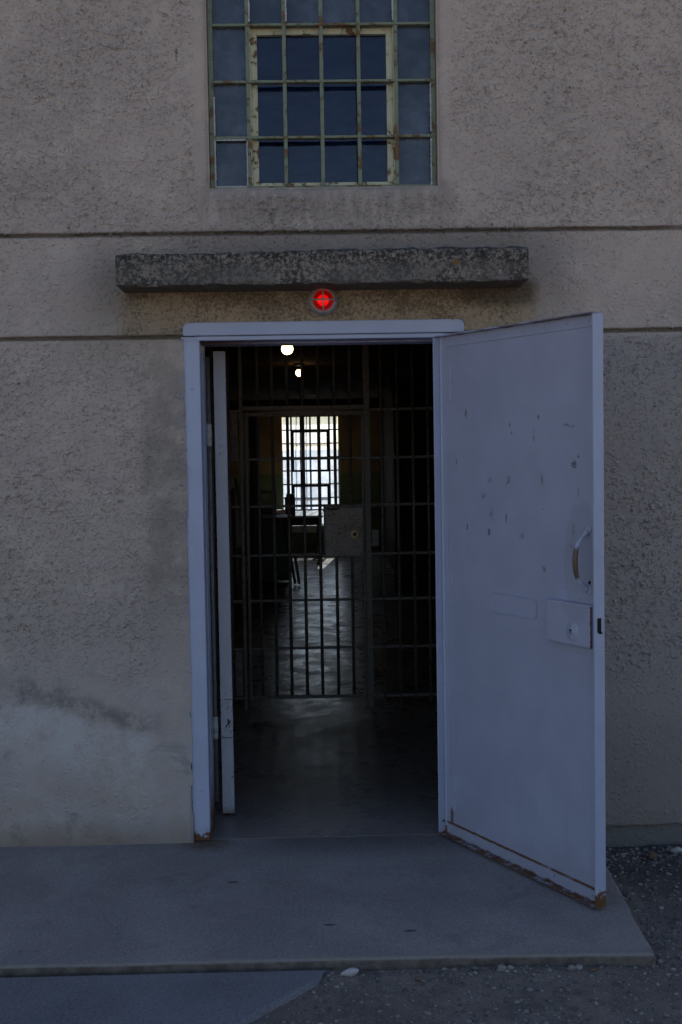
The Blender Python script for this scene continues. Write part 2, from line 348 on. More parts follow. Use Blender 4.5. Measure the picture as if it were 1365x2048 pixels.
def mk_lock():
    g = G('spotted_lock_steel', 0.5, 0.0, spec=0.5); n = g.noise(110, 4, 0.75)
    col = g.mix(g.ss(n + g.noise(12, 3)*0.25, 0.66, 0.70), (0.42, 0.355, 0.335), (0.05, 0.03, 0.022))
    col = g.mix(g.spot(-0.07, 0.15, .045, .012, (n-0.5)*3), col, (0.03, 0.015, 0.01))
    g.color(col); g.bump(n, 0.002); return g.m
M_lock = mk_lock()
def mk_post():
    g = G('old_white_paint', 0.6, spec=0.35)
    n = g.noise(70, 5, 0.75); b = g.noise(6, 3)
    col = g.mix(g.ss(g.noise(10, 4, .7, 0, g.vec(1, 1, .3)), 0.4, 0.7)*0.5, (0.50, 0.49, 0.55), (0.40, 0.385, 0.43))
    low = g.ss(g.z, 1.1, 0.1)
    r = g.ss(n + low*0.12 + (b-0.5)*0.2, 0.70, 0.75)
    chip = g.box(-0.04, 0.08, 0.37, 0.52, 0.01, 0.03)*g.ss(g.noise(45, 3, .6, .5, g.vec(1, 1, .45)), 0.56, 0.60)
    col = g.mix(r.max(chip), col, (0.05, 0.03, 0.022))
    col = g.mix(g.ss(g.z + (n-.5)*.1, 0.06, 0.0)*0.8, col, (0.10, 0.06, 0.03))
    for zc in (0.538, 0.363): col = g.mix(g.ss((g.z-zc+(b-.5)*.01).abs(), 0.0035, 0.001)*g.ss(n, .4, .5), col, (0.05, 0.04, 0.04))
    g.color(col); g.bump(n, 0.0018); return g.m
M_post = mk_post()
def mk_room():
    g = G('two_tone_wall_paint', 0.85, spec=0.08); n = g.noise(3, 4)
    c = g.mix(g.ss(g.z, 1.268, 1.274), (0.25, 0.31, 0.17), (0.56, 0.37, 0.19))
    c = g.mix(g.ss(n, 0.4, 0.7)*0.3, c, (0.12, 0.10, 0.06))
    g.color(c); g.bump(g.noise(30, 4), 0.003); return g.m
M_room = mk_room()
def mk_floor():
    g = G('worn_floor_concrete', 0.4, spec=0.5)
    a = g.noise(1.1, 5, 0.65, 0.4); m = g.noise(4, 5, 0.7, 0.3, g.vec(1, 1, 1)); f = g.noise(200, 3)
    col = g.mix(g.ss(a, 0.35, 0.65), (0.27, 0.235, 0.205), (0.35, 0.31, 0.275))
    col = g.mix(g.ss(m, 0.45, 0.7)*0.5, col, (0.09, 0.075, 0.065))
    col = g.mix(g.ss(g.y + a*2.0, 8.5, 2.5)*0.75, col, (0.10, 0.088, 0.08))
    col = g.mix(g.ss(g.y + a, 10.5, 12.0)*0.7, col, (0.55, 0.51, 0.46))  # paler near the far window, brightening the sun patch through the colour
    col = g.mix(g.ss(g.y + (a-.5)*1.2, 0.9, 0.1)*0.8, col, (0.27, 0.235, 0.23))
    col = g.mix(g.ss((g.y-7.55).abs(), 0.008, 0.003)*0.8, col, (0.03, 0.03, 0.03))
    g.color(col); g.rough(g.ss(m + (g.noise(22, 4)-.5)*.4, 0.35, 0.65, 0.23, 0.42)); g.bump(m*1.2 + f*0.05 + g.noise(14, 3)*0.3, 0.0009); return g.m
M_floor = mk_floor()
M_dark = simple('dark_wood', (0.045, 0.032, 0.024), 0.5)
M_wood = simple('desk_wood', (0.16, 0.10, 0.06), 0.4); M_top = simple('table_top', (0.78, 0.74, 0.68), 0.35)  # table top whitened so its colour carries the sun glare
M_pale = simple('pale_paint', (0.55, 0.53, 0.49), 0.6)
M_paper = simple('paper', (0.72, 0.70, 0.65), 0.9, var=0.1)
M_redbook = simple('red_cover', (0.30, 0.08, 0.05), 0.6)
M_black = simple('black_enamel', (0.02, 0.02, 0.022), 0.35)
M_hole = simple('dark_recess', (0.012, 0.010, 0.010), 0.9)
M_ceil = simple('ceiling_paint', (0.11, 0.07, 0.04), 0.95, spec=0.05)
M_inner = simple('upper_room_reflection_blue', (0.24, 0.32, 0.52), 0.8)  # walls tinted blue to colour the panes like reflected sky
M_roof = simple('roofing', (0.18, 0.17, 0.16), 0.9)
M_brass = simple('brass', (0.80, 0.66, 0.42), 0.4, 0.4)
M_alu = simple('cast_aluminium', (0.34, 0.325, 0.32), 0.55, 0.1)
M_white = simple('aged_white_paint', (0.46, 0.45, 0.46), 0.6)
M_plate = simple('stained_plate', (0.22, 0.19, 0.175), 0.55, bs=90, var=0.6)
def emis(name, c, s):
    g = G(name); e = g.bsdf.inputs; e['Base Color'].default_value = (*c, 1); e['Emission Color'].default_value = (*c, 1); e['Emission Strength'].default_value = s; return g.m
M_bulb = emis('lit_bulb', (1.0, 0.66, 0.33), 6.0)
M_redbulb = emis('lit_red_bulb', (1.0, 0.075, 0.03), 1.0)
def mk_redglass():
    g = G('red_glass', 0.05); nt = g.t
    tr = g.N('ShaderNodeBsdfTransparent'); tr.inputs[0].default_value = (0.70, 0.03, 0.03, 1)
    gl = g.N('ShaderNodeBsdfGlossy'); gl.inputs['Roughness'].default_value = 0.08; gl.inputs[0].default_value = (1, .75, .75, 1)
    di = g.N('ShaderNodeBsdfTranslucent'); di.inputs[0].default_value = (0.16, 0.0, 0.005, 1)
    df = g.N('ShaderNodeBsdfDiffuse'); df.inputs[0].default_value = (0.13, 0.004, 0.012, 1)
    f = g.N('ShaderNodeFresnel'); a = g.N('ShaderNodeMixShader'); b = g.N('ShaderNodeMixShader'); c = g.N('ShaderNodeMixShader'); a.inputs[0].default_value = 0.10; c.inputs[0].default_value = 0.12
    nt.links.new(tr.outputs[0], a.inputs[1]); nt.links.new(di.outputs[0], a.inputs[2])
    nt.links.new(a.outputs[0], c.inputs[1]); nt.links.new(df.outputs[0], c.inputs[2])
    nt.links.new(f.outputs[0], b.inputs[0]); nt.links.new(c.outputs[0], b.inputs[1]); nt.links.new(gl.outputs[0], b.inputs[2]); nt.links.new(b.outputs[0], g.out.inputs[0]); return g.m
M_redglass = mk_redglass()
def handle_mat():
    g = G('worn_handle', 0.4, spec=0.5); n = g.noise(60, 4, .7)
    worn = g.ss(g.z + (n-.5)*.03, 1.185, 1.20)*g.ss(g.z + (n-.5)*.03, 1.315, 1.295)*g.ss(g.y + (n-.5)*0.02, -0.014, -0.022)
    g.color(g.mix(worn, g.mix(g.ss(n, .35, .65), tuple(q*.9 for q in BLUE), tuple(q*1.1 for q in BLUE)), g.mix(n, (0.07, 0.04, 0.025), (0.17, 0.11, 0.065))))
    g.bump(n + worn*-0.6, 0.001); return g.m
M_handle = handle_mat()

# ------------------------------------------------------------------ mesh helpers
def mesh_np(name, V, F):
    me = bpy.data.meshes.new(name); V = np.asarray(V, np.float32); F = np.asarray(F, np.int32)
    me.vertices.add(len(V)); me.vertices.foreach_set('co', V.ravel())
    k = F.shape[1]; me.loops.add(F.size); me.loops.foreach_set('vertex_index', F.ravel())
    me.polygons.add(len(F)); me.polygons.foreach_set('loop_start', np.arange(0, F.size, k, dtype=np.int32))
    me.update(calc_edges=True); me.validate(); return me
class MB:
    def __init__(s): s.v = []; s.f = []; s.sm = []
    def add(s, vs, fs, sm=False):
        b = len(s.v); s.v += [tuple(p) for p in vs]; s.f += [tuple(b+i for i in f) for f in fs]; s.sm += [sm]*len(fs); return s
    def box(s, x0, x1, y0, y1, z0, z1):
        s.add([(x0, y0, z0), (x1, y0, z0), (x1, y1, z0), (x0, y1, z0), (x0, y0, z1), (x1, y0, z1), (x1, y1, z1), (x0, y1, z1)],
              [(0, 3, 2, 1), (4, 5, 6, 7), (0, 1, 5, 4), (1, 2, 6, 5), (2, 3, 7, 6), (3, 0, 4, 7)]); return s
    def bar(s, a, b, wx, wy):      # square-section bar between two points
        a = Vector(a); b = Vector(b); d = (b-a).normalized(); r = Vector((0, 0, 1)) if abs(d.z) < .9 else Vector((1, 0, 0))
        p = d.cross(r).normalized(); q = p.cross(d).normalized()
        vs = [c + p*sx*wx/2 + q*sy*wy/2 for c in (a, b) for sx, sy in ((-1, -1), (1, -1), (1, 1), (-1, 1))]
        s.add(vs, [(3, 2, 1, 0), (4, 5, 6, 7), (0, 1, 5, 4), (1, 2, 6, 5), (2, 3, 7, 6), (3, 0, 4, 7)]); return s
    def tube(s, pts, rad, seg=12):
        pts = [Vector(p) for p in pts]; n = len(pts); rad = rad if hasattr(rad, '__len__') else [rad]*n; vs = []; prev = None
        for i, p in enumerate(pts):
            d = (pts[min(i+1, n-1)]-pts[max(i-1, 0)]).normalized()
            if prev is None: prev = d.orthogonal().normalized()
            u = (prev - d*prev.dot(d)).normalized(); prev = u; w_ = d.cross(u)
            vs += [p + (u*math.cos(t)+w_*math.sin(t))*rad[i] for t in [2*math.pi*k/seg for k in range(seg)]]
        fs = [(i*seg+k, i*seg+(k+1) % seg, (i+1)*seg+(k+1) % seg, (i+1)*seg+k) for i in range(n-1) for k in range(seg)]
        s.add(vs, fs, True); b = len(s.v)-len(vs)
        s.f += [tuple(b+k for k in reversed(range(seg))), tuple(b+(n-1)*seg+k for k in range(seg))]; s.sm += [False]*2; return s
    def lathe(s, prof, o=(0, 0, 0), ax='y', seg=32):      # prof: (radius, distance along axis)
        o = Vector(o); n = len(prof); vs = []
        for r, h in prof:
            for k in range(seg):
                t = 2*math.pi*k/seg; c, q = math.cos(t)*r, math.sin(t)*r
                vs.append(o + (Vector((c, h, q)) if ax == 'y' else Vector((c, q, h))))
        s.add(vs, [(i*seg+k, i*seg+(k+1) % seg, (i+1)*seg+(k+1) % seg, (i+1)*seg+k) for i in range(n-1) for k in range(seg)], True); return s
    def prism(s, poly, y0, y1):    # polygon in x,z extruded along y
        n = len(poly); vs = [(x, y0, z) for x, z in poly] + [(x, y1, z) for x, z in poly]
        s.add(vs, [tuple(range(n)), tuple(reversed(range(n, 2*n)))] + [(k, k+n, (k+1) % n+n, (k+1) % n) for k in range(n)]); return s
    def build(s, name, mat, parent=None, bevel=0.0, loc=None):
        me = bpy.data.meshes.new(name); me.from_pydata(s.v, [], s.f); me.validate(); me.update()
        me.polygons.foreach_set('use_smooth', s.sm if len(s.sm) == len(me.polygons) else [False]*len(me.polygons))
        import bmesh
        b = bmesh.new(); b.from_mesh(me); bmesh.ops.recalc_face_normals(b, faces=b.faces); b.to_mesh(me); b.free()
        me.materials.append(mat); o = bpy.data.objects.new(name, me); C.collection.objects.link(o)
        if parent: o.parent = parent
        if loc: o.location = loc
        if bevel:
            md = o.modifiers.new('bevel', 'BEVEL'); md.width = bevel; md.segments = 2; md.limit_method = 'ANGLE'; md.angle_limit = 0.6
        return o
def tag(o, label=None, cat=None, group=None, kind=None):
    if label: o['label'] = label
    if cat: o['category'] = cat
    if group: o['group'] = group
    if kind: o['kind'] = kind
    return o
def thing(name, label, cat, loc=(0, 0, 0), rz=0, group=None):
    o = bpy.data.objects.new(name, None); C.collection.objects.link(o); o.location = loc; o.rotation_euler = (0, 0, rz); o.empty_display_size = .1
    return tag(o, label, cat, group)
_L = {}
def npnoise(x, y, seed=0):
    if seed not in _L: _L[seed] = np.random.RandomState(seed).rand(256, 256)
    L = _L[seed]
    xi = np.floor(x).astype(int); yi = np.floor(y).astype(int); fx = x-xi; fy = y-yi; fx = fx*fx*(3-2*fx); fy = fy*fy*(3-2*fy)
    g_ = lambda a, b: L[a % 256, b % 256]
    return (g_(xi, yi)*(1-fx)+g_(xi+1, yi)*fx)*(1-fy)+(g_(xi, yi+1)*(1-fx)+g_(xi+1, yi+1)*fx)*fy - 0.5
def fbm(x, y, s, o=4, seed=0):
    r = 0; a = 1
    for k in range(o): r = r + a*npnoise(x*s+17.3*k, y*s+5.1*k, seed+k); a *= .5; s *= 2.03
    return r
def rrect(x0, x1, z0, z1, r, seg=5, corners=(1, 1, 1, 1)):   # bl, br, tr, tl
    P = []
    for k, (cx, cz, a0) in enumerate(((x0+r, z0+r, 180), (x1-r, z0+r, 270), (x1-r, z1-r, 0), (x0+r, z1-r, 90))):
        if corners[k]: P += [(cx+r*math.cos(math.radians(a0+90*t/seg)), cz+r*math.sin(math.radians(a0+90*t/seg))) for t in range(seg+1)]
        else: P.append(((x0, z0), (x1, z0), (x1, z1), (x0, z1))[k])
    return P

# ------------------------------------------------------------------ building
bld = thing('prison_building', 'grey-brown rough stucco prison building with an open blue steel door and barred window above', 'building')
HX0, HX1, HZ = -0.547, 0.60, 2.19           # door hole in plaster
H = 5.3; BX0, BX1, BY1 = -6.5, 5.5, 14.3
def axis(lo, hi, segs, snaps):
    pts = [lo]
    for a, b, st in segs:
        n = max(1, int(round((b-a)/st))); pts += list(np.linspace(a, b, n+1))
    pts.append(hi); pts = np.unique(np.round(pts, 5))
    for s_ in snaps:
        k = int(np.argmin(abs(pts-s_))); pts[k] = s_
    return pts
xs = axis(BX0, BX1, [(-6, -2, .25), (-2, 2, .0058), (2, 5.4, .25)], [HX0, HX1, WX0, WX1])
zs = axis(-0.25, H, [(-.2, -.12, .04), (-.12, 2.10, .0062), (2.10, 2.20, .004), (2.20, 2.53, .0062), (2.53, 2.61, .004), (2.61, 4.1, .0062), (4.1, 5.2, .1)], [HZ, WZ0, WZ1])
X, Z = np.meshgrid(xs, zs)
Yd = np.zeros_like(X) - 0.004
dl = np.zeros_like(X)
for zj, sd_ in ((2.5742, 3), (2.1486, 9)):
    wob = 0.006*npnoise(X*9, X*0+.3, sd_) + 0.0035*npnoise(X*45, X*0+.7, sd_+1)
    d = (Z-zj-wob); gw = 0.0052 + 0.003*npnoise(X*14, X*0, sd_+2)
    groove = np.clip(1.25-abs(d)/gw, 0, 1)
    fill = np.clip((npnoise(X*4.5, X*0+2, sd_+5)-.34)*10, 0, 1)
    Yd += groove*0.016*(1-fill)
    Yd += -0.004*np.clip(d/0.012, 0, 1)*np.clip(1-d/.08, 0, 1)
# rounded plaster edge round the window, broken lower edge on the hinge side
dx = np.maximum(WX0-X, X-WX1); dz = np.maximum(WZ0-Z, Z-WZ1); dd = np.hypot(np.maximum(dx, 0), np.maximum(dz, 0))
R_ = 0.034; t_ = np.clip(1-dd/R_, 0, 1); Yd += R_*(1-np.sqrt(np.clip(1-t_*t_, 0, 1)))*0.85
edge = 0.03+0.006*npnoise(X*12, X*0, 21)+0.004*npnoise(X*50, X*0, 22)
Yd += np.where(X > .55, np.clip((edge-Z)/0.004, 0, 1)*0.02, 0)
Yd += 0.010*fbm(X, Z, 1.1, 3, 31)
Yd += np.where(X < -.5, -0.012*np.clip(1-Z/0.12, 0, 1)**2, 0)
nz, nx = X.shape; idx = np.arange(nz*nx).reshape(nz, nx)
xc = (xs[:-1]+xs[1:])/2; zc = (zs[:-1]+zs[1:])/2; XC, ZC = np.meshgrid(xc, zc)
keep = ~(((XC > HX0) & (XC < HX1) & (ZC < HZ)) | ((XC > WX0) & (XC < WX1) & (ZC > WZ0) & (ZC < WZ1)))
XV = X.copy()
m_ = abs(X-HX0) < 1e-4; XV[m_] += 0.006*npnoise(Z[m_]*9, Z[m_]*0, 41)+0.004*npnoise(Z[m_]*40, Z[m_]*0, 42) - np.where(Z[m_] < .24, .010, 0)
F = np.stack([idx[:-1, :-1], idx[:-1, 1:], idx[1:, 1:], idx[1:, :-1]], -1)[keep]
me = mesh_np('wall', np.stack([XV, Yd, Z], -1).reshape(-1, 3), F); me.materials.append(M_wall)
me.polygons.foreach_set('use_smooth', [True]*len(me.polygons))
wall = bpy.data.objects.new('wall', me); C.collection.objects.link(wall); wall.parent = bld
# plaster returns at the holes, body of the front wall behind the plaster
b = MB()
for (x0, x1, z0, z1) in ((BX0, HX0-.006, -.25, 2.62), (HX1, BX1, -.25, 2.62), (HX0-.006, HX1, HZ, 2.62), (BX0, WX0, 2.62, H), (WX1, BX1, 2.62, H), (WX0, WX1, 2.62, WZ0), (WX0, WX1, WZ1, H)):
    b.box(x0, x1, 0.022, 0.27, z0, z1)
b.box(BX0, BX0+.25, .27, BY1, -.25, H).box(BX1-.25, BX1, .27, BY1, -.25, H)
bk = b.build('wall', M_wall2, bld)
# back wall with its window hole
QX0, QX1, QZ0, QZ1 = -0.53, 0.36, 0.47, 2.17
b = MB(); 
for (x0, x1, z0, z1) in ((BX0+.25, QX0, -.25, H), (QX1, BX1-.25, -.25, H), (QX0, QX1, -.25, QZ0), (QX0, QX1, QZ1, H)): b.box(x0, x1, 14.04, BY1, z0, z1)
b.build('wall', M_room, bld)
MB().box(BX0-.2, BX1+.2, -.02, BY1+.2, H, H+.2).build('roof', M_roof, bld)
MB().box(BX0+.25, BX1-.25, .27, 14.04, 2.40, 2.62).build('ceiling', M_ceil, bld)
M_dim = simple('dimmed_wall_paint', (0.10, 0.075, 0.045), 0.8, spec=0.1)  # room paint darkened so the right walls and pillar look shaded
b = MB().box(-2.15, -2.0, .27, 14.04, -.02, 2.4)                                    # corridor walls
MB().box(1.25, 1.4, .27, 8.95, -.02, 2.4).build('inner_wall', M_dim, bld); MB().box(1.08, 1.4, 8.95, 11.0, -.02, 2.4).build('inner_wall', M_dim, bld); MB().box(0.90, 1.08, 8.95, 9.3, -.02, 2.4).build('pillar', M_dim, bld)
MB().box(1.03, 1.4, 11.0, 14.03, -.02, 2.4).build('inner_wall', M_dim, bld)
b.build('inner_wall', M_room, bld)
MB().box(-2.0, 1.029, 13.3, 14.035, 2.24, 2.395).build('beam', M_ceil, bld)
# upper room
b = MB().box(-1.3, 1.4, 1.5, 1.6, 2.63, H-.01).box(-1.4, -1.3, .28, 1.6, 2.63, H-.01).box(1.4, 1.5, .28, 1.6, 2.63, H-.01)
b.build('inner_wall', M_inner, bld)
# canopy slab over the door, rough edges
cx = np.linspace(-.787, .868, 150); prof = [(0.02, 2.467), (-.205, 2.467), (-.222, 2.462), (-.23, 2.450), (-.23, 2.345), (-.226, 2.336), (-.215, 2.333), (0.02, 2.333)]
vs = []; n = len(prof); rs = np.random.RandomState(4)
for i, x in enumerate(cx):
    e = 1 if i in (0, 149) else 0
    for k, (y, z) in enumerate(prof):
        j = 0.0065 if k not in (0, 7) else 0
        yy = y + (0.008 if e and k in (2, 3, 4, 5) else 0)
        xo = x
        vs.append((xo, yy + j*2*float(npnoise(np.array(x*30), np.array(k*1.7), 5)), z + j*2*float(npnoise(np.array(x*30), np.array(k*1.7+40), 6)) + (0.005*math.sin(x*2.1) if k < 4 else 0)))
fs = [(i*n+k, i*n+(k+1) % n, (i+1)*n+(k+1) % n, (i+1)*n+k) for i in range(149) for k in range(n)] + [tuple(range(n-1, -1, -1)), tuple(149*n+k for k in range(n))]
MB().add(vs, fs).build('canopy', M_canopy, bld)
# door frame
b = MB().box(-.558, -.48, .004, .06, 0.002, 2.149).box(-.51, -.482, .06, .13, 0.002, 2.13).box(-.51, -.4795, .13, .245, 0.002, 2.13)
b.box(-.575, -.483, .0615, .27, 0.002, 2.128) if False else None
b.box(.53, .62, .004, .06, 0.002, 2.149).box(.531, .56, .06, .268, 0.002, 2.13)
df = b.build('door_frame', M_frame, bld, 0.004)
hd = MB().prism(rrect(-.547, .632, 2.151, 2.206, .026, 6, (0, 0, 1, 1)), -.012, .05)
hd.box(-.50, .55, .002, .13, 2.131, 2.150).box(-.51, .56, .13, .268, 2.126, 2.149)
hd.build('lintel', M_frame, df, 0.004)
for x, z in ((-.515, 1.93), (-.512, .22)): MB().lathe([(0, -.002), (.006, -.0015), (.0085, .002)], (x, .003, z), 'y', 12).build('screw', M_frame, df)
# door leaf: local x along the leaf, y away from the viewer, z up
TH = 1.0861
door = MB()
door.prism([(0.0, .014), (1.0, .014), (1.0, 2.131), (0.0, 2.131)], .033, .045)
door = door.build('door', M_door, bld, loc=(.5053-.0, 0, 0)); door.rotation_euler = (0, 0, -TH)
tag(door, 'open blue-grey painted steel door, chipped and rusty along its foot')
fr = MB()
fr.box(-.012, -.006, 0, .046, .013, 2.131).box(1.0, 1.008, 0, .046, .010, 2.135)
fr.box(-.006, 1.0, 0, .046, 2.131, 2.136).box(-.006, 1.0, 0, .046, .010, .014)
fr.build('edge_channel', M_lip, door, 0.0012)
fl = MB().box(-.006, .041, .0295, .033, .014, 2.131).box(.041, .97, .0295, .033, 2.088, 2.131).box(.041, 1.0, .0305, .033, .014, .060)
fl.build('flange', M_door, door, 0.001)
for zz in (1.861, .994, .12):
    h = MB().box(.041, .070, .0297, .033, zz, zz+.150)
    h.build('hinge', M_door, door, 0.001)
    hb = MB(); [hb.box(.066, .078, .0285, .033, zz+a, zz+c) for a, c in ((.003, .055), (.085, .147))]; hb.build('hinge_knuckle', M_lip, door, 0.002)
dome = [(0, -.0035), (.003, -.003), (.0052, -.0016), (.006, 0)]
for p in [(.017, .0295, .10+k*.181) for k in range(12)] + [(.075+k*.125, .0295, 2.110) for k in range(8)] + [(.075+k*.125, .0305, .038) for k in range(8)]:
    MB().lathe(dome, p, 'y', 10).build('rivet', M_door, door)
pl = MB().prism(rrect(.352, .640, 1.006, 1.086, .018, 5), .0305, .033); pl.build('cover_plate', M_door, door, 0.0018)
ro = MB(); q = rrect(.354, .638, 1.008, 1.084, .017, 5); ro.tube([(a, .0305, c) for a, c in q+q[:2]], .0022, 6); ro.build('cover_plate_rim', M_door, door)
lk = MB().box(.755, .992, .029, .033, .915, 1.137).build('lock_flange', M_door, door, 0.001)
lk = MB().prism(rrect(.733, .987, .944, 1.100, .008, 3), .000, .029).build('lock', M_door, door, 0.005)
es = MB().lathe([(0, -.005), (.030, -.0045), (.034, -.002), (.035, .001)], (.886, .0, .996), 'y', 28).lathe([(0.0, -.0085), (.012, -.0085), (.014, -.0045)], (.886, 0, .998), 'y', 20)
for a, c in ((.886, 1.018), (.886, .974)): es.lathe([(0, -.0075), (.004, -.007), (.005, -.004)], (a, 0, c), 'y', 10)
es.build('lock_escutcheon', M_door, door)
MB().box(.884, .888, -.0092, -.0084, .990, 1.004).box(.880, .892, -.0092, -.0084, .998, 1.004).build('keyhole', M_hole, door)
for x, z in ((.81, 1.119), (.90, 1.119), (.81, .929), (.90, .929)): MB().lathe(dome, (x, .029, z), 'y', 10).build('rivet', M_door, door)
M_rust = simple('rust', (0.11, 0.045, 0.022), 0.9, bs=200, bd=.003, var=.6)
rr2 = random.Random(2)
rp = [(.9876, .946+k*.0038) for k in range(40)]
MB().prism([(x, z) for x, z in rp] + [(x-.0015-.0045*rr2.random()**2, z) for x, z in reversed(rp)], -.0006, .004).build('lock_edge_rust', M_rust, door)
# pull handle
pts = [(.940, .026, 1.362), (.940, .012, 1.346), (.940, -.008, 1.330), (.940, -.024, 1.300), (.940, -.030, 1.255), (.940, -.024, 1.208), (.940, -.008, 1.178), (.940, .012, 1.164), (.940, .026, 1.150)]
def smooth(pts, k=4):
    P = [Vector(p) for p in pts]; out = []
    for i in range(len(P)-1):
        a, b_, c, d = P[max(i-1, 0)], P[i], P[i+1], P[min(i+2, len(P)-1)]
        for j in range(k):
            t = j/k; out.append(0.5*((2*b_)+(-a+c)*t+(2*a-5*b_+4*c-d)*t*t+(-a+3*b_-3*c+d)*t**3))
    return out+[P[-1]]
sp_ = smooth(pts); rr_ = [0.006+0.0035*math.sin(math.pi*i/(len(sp_)-1))**2 + 0.005*max(0, 1-min(i, len(sp_)-1-i)/5) for i in range(len(sp_))]
hm = MB().tube(sp_, rr_, 14)
for zc_ in (1.366, 1.146): hm.lathe([(0, -.004), (.012, -.0035), (.016, 0), (.017, .004)], (.940, .029, zc_), 'y', 18)
hm.build('handle', M_handle, door)
MB().lathe([(0, -.0006), (.007, -.0005)], (.944, .0325, 1.176), 'y', 12).build('handle_screw_hole', M_hole, door)
MB().box(1.0082, 1.0088, .012, .030, 1.004, 1.056).box(1.0082, 1.0088, .018, .035, .999, 1.006).build('latch_hole', M_hole, door)

# front window
def window(parent, cols, rows, y, vents, mat, pmat, vmat, vpmat, facing=-1, barw=.016, depth=.034, skip=True, glass_y=None, mull=True):
    wf = MB(); x0, x1, z0, z1 = cols[0], cols[-1], rows[0], rows[-1]
    fy0, fy1 = y, y+depth
    wf.box(x0-.012, x0+.008, fy0, fy1, z0, z1).box(x1-.008, x1+.012, fy0, fy1, z0, z1).box(x0+.008, x1-.008, fy0, fy1, z0, z0+.012).box(x0+.008, x1-.008, fy0, fy1, z1-.012, z1)
    wn = wf.build('window', mat, parent, .0015)
    g1 = MB()
    for c in cols[1:-1]: g1.box(c-barw/2, c+barw/2, fy0-.003, fy1, z0+.012, z1-.012)
    g1.build('mullion', mat, wn, .0015)
    g2 = MB()
    for r_ in rows[1:-1]:
        g2.box(x0+.008, x1-.008, fy0-.006, fy1-.004, r_-barw*.32, r_+barw*.32)
    g2.build('glazing_bar', mat, wn, .0012)
    gy = glass_y if glass_y is not None else y+depth*.62
    for i in range(len(cols)-1):
        for j in range(len(rows)-1):
            xm, zm = (cols[i]+cols[i+1])/2, (rows[j]+rows[j+1])/2
            if any(a < xm < b_ and c < zm < d for a, b_, c, d in vents): continue
            MB().box(cols[i]+barw/2-.001, cols[i+1]-barw/2+.001, gy, gy+.003, rows[j]+barw*.3, rows[j+1]-barw*.3).build('pane', pmat, wn)
    for a, b_, c, d in vents:
        vy = y+depth+.006 if facing < 0 else y-depth-.004; t = .026 if facing < 0 else .042
        v = MB().box(a, a+t, vy, vy+.03, c, d).box(b_-t, b_, vy, vy+.03, c, d).box(a+t, b_-t, vy, vy+.03, d-t, d).box(a+t, b_-t, vy, vy+.03, c, c+t*.8)
        v.box(a-.006, a, y+.01, vy+.035, c, d).box(b_, b_+.006, y+.01, vy+.035, c, d).box(a-.006, b_+.006, y+.01, vy+.035, d, d+.006) if facing < 0 else None
        v.build('vent_frame', vmat, wn, .002)
        MB().box(a+t, b_-t, vy+.022, vy+.025, c+t*.8, d-t).build('vent_pane', vpmat, wn)
    return wn
FC = [-.411, -.258, -.104, .051, .207, .364, .518]; FR = [2.768, 2.981, 3.212, 3.446, 3.68, 3.914, 4.148, 4.175]
win = window(bld, FC, FR, .058, [(-.246, .352, 2.78, 3.444)], M_sash, M_pane, M_vent, M_ventpane)
# broken putty round the side panes
rnd = random.Random(3)
def putty(x0, z0, x1, z1):
    pt = MB()
    n = 34
    for k in range(n):
        a = k/n; c = (k+1.02)/n; w_ = .0018+.0022*rnd.random()
        xa, xb, za, zb = x0+(x1-x0)*a, x0+(x1-x0)*c, z0+(z1-z0)*a, z0+(z1-z0)*c
        if x0 == x1: pt.box(xa-w_, xa+w_, .055, .0565+.003*rnd.random(), za, zb)
        else: pt.box(xa, xb, .055, .0565+.003*rnd.random(), za-w_, za+w_)
    pt.build('putty', M_putty, win)
putty(-.401, 2.778, -.401, 2.976); putty(-.401, 2.778, -.27, 2.778); putty(-.401, 2.99, -.401, 3.15); putty(.508, 2.775, .508, 2.97); putty(.372, 2.984, .508, 2.984); putty(-.266, 2.78, -.266, 2.97)
putty(-.40, 2.972, -.27, 2.972); putty(.508, 3.0, .508, 3.2); putty(-.248, 3.46, -.248, 3.66); putty(.353, 3.46, .353, 3.66); putty(-.094, 3.46, -.094, 3.6)
bars_in = MB().box(-.45, .56, .29, .32, 3.180, 3.222).box(-.45, .56, .29, .32, 2.970, 3.010).build('inner_rail', M_hole, win)

# back window (bright, seen through the building)
QC = list(np.linspace(QX0, QX1, 7)); QR = list(np.linspace(QZ0, QZ1, 9))
dz_ = QR[1]-QR[0]
bw = window(bld, QC, QR, 14.12, [(QC[1], QC[5], QR[4]-.02, QR[7]), (QC[1], QC[5], QR[1], QR[3])], M_black, M_frost, M_black, M_frost, facing=1, barw=.028)
g_ = MB()
for x_ in (-.30, -.14, .22): g_.tube([(x_, 14.24, QZ0), (x_, 14.24, QZ1)], .009, 8)
g_.build('guard_bar', M_bar, bw)
MB().box(QX0-.04, QX1+.04, 13.97, 14.039, QZ0-.11, QZ0-.005).build('sill', M_pale, bw, .003)

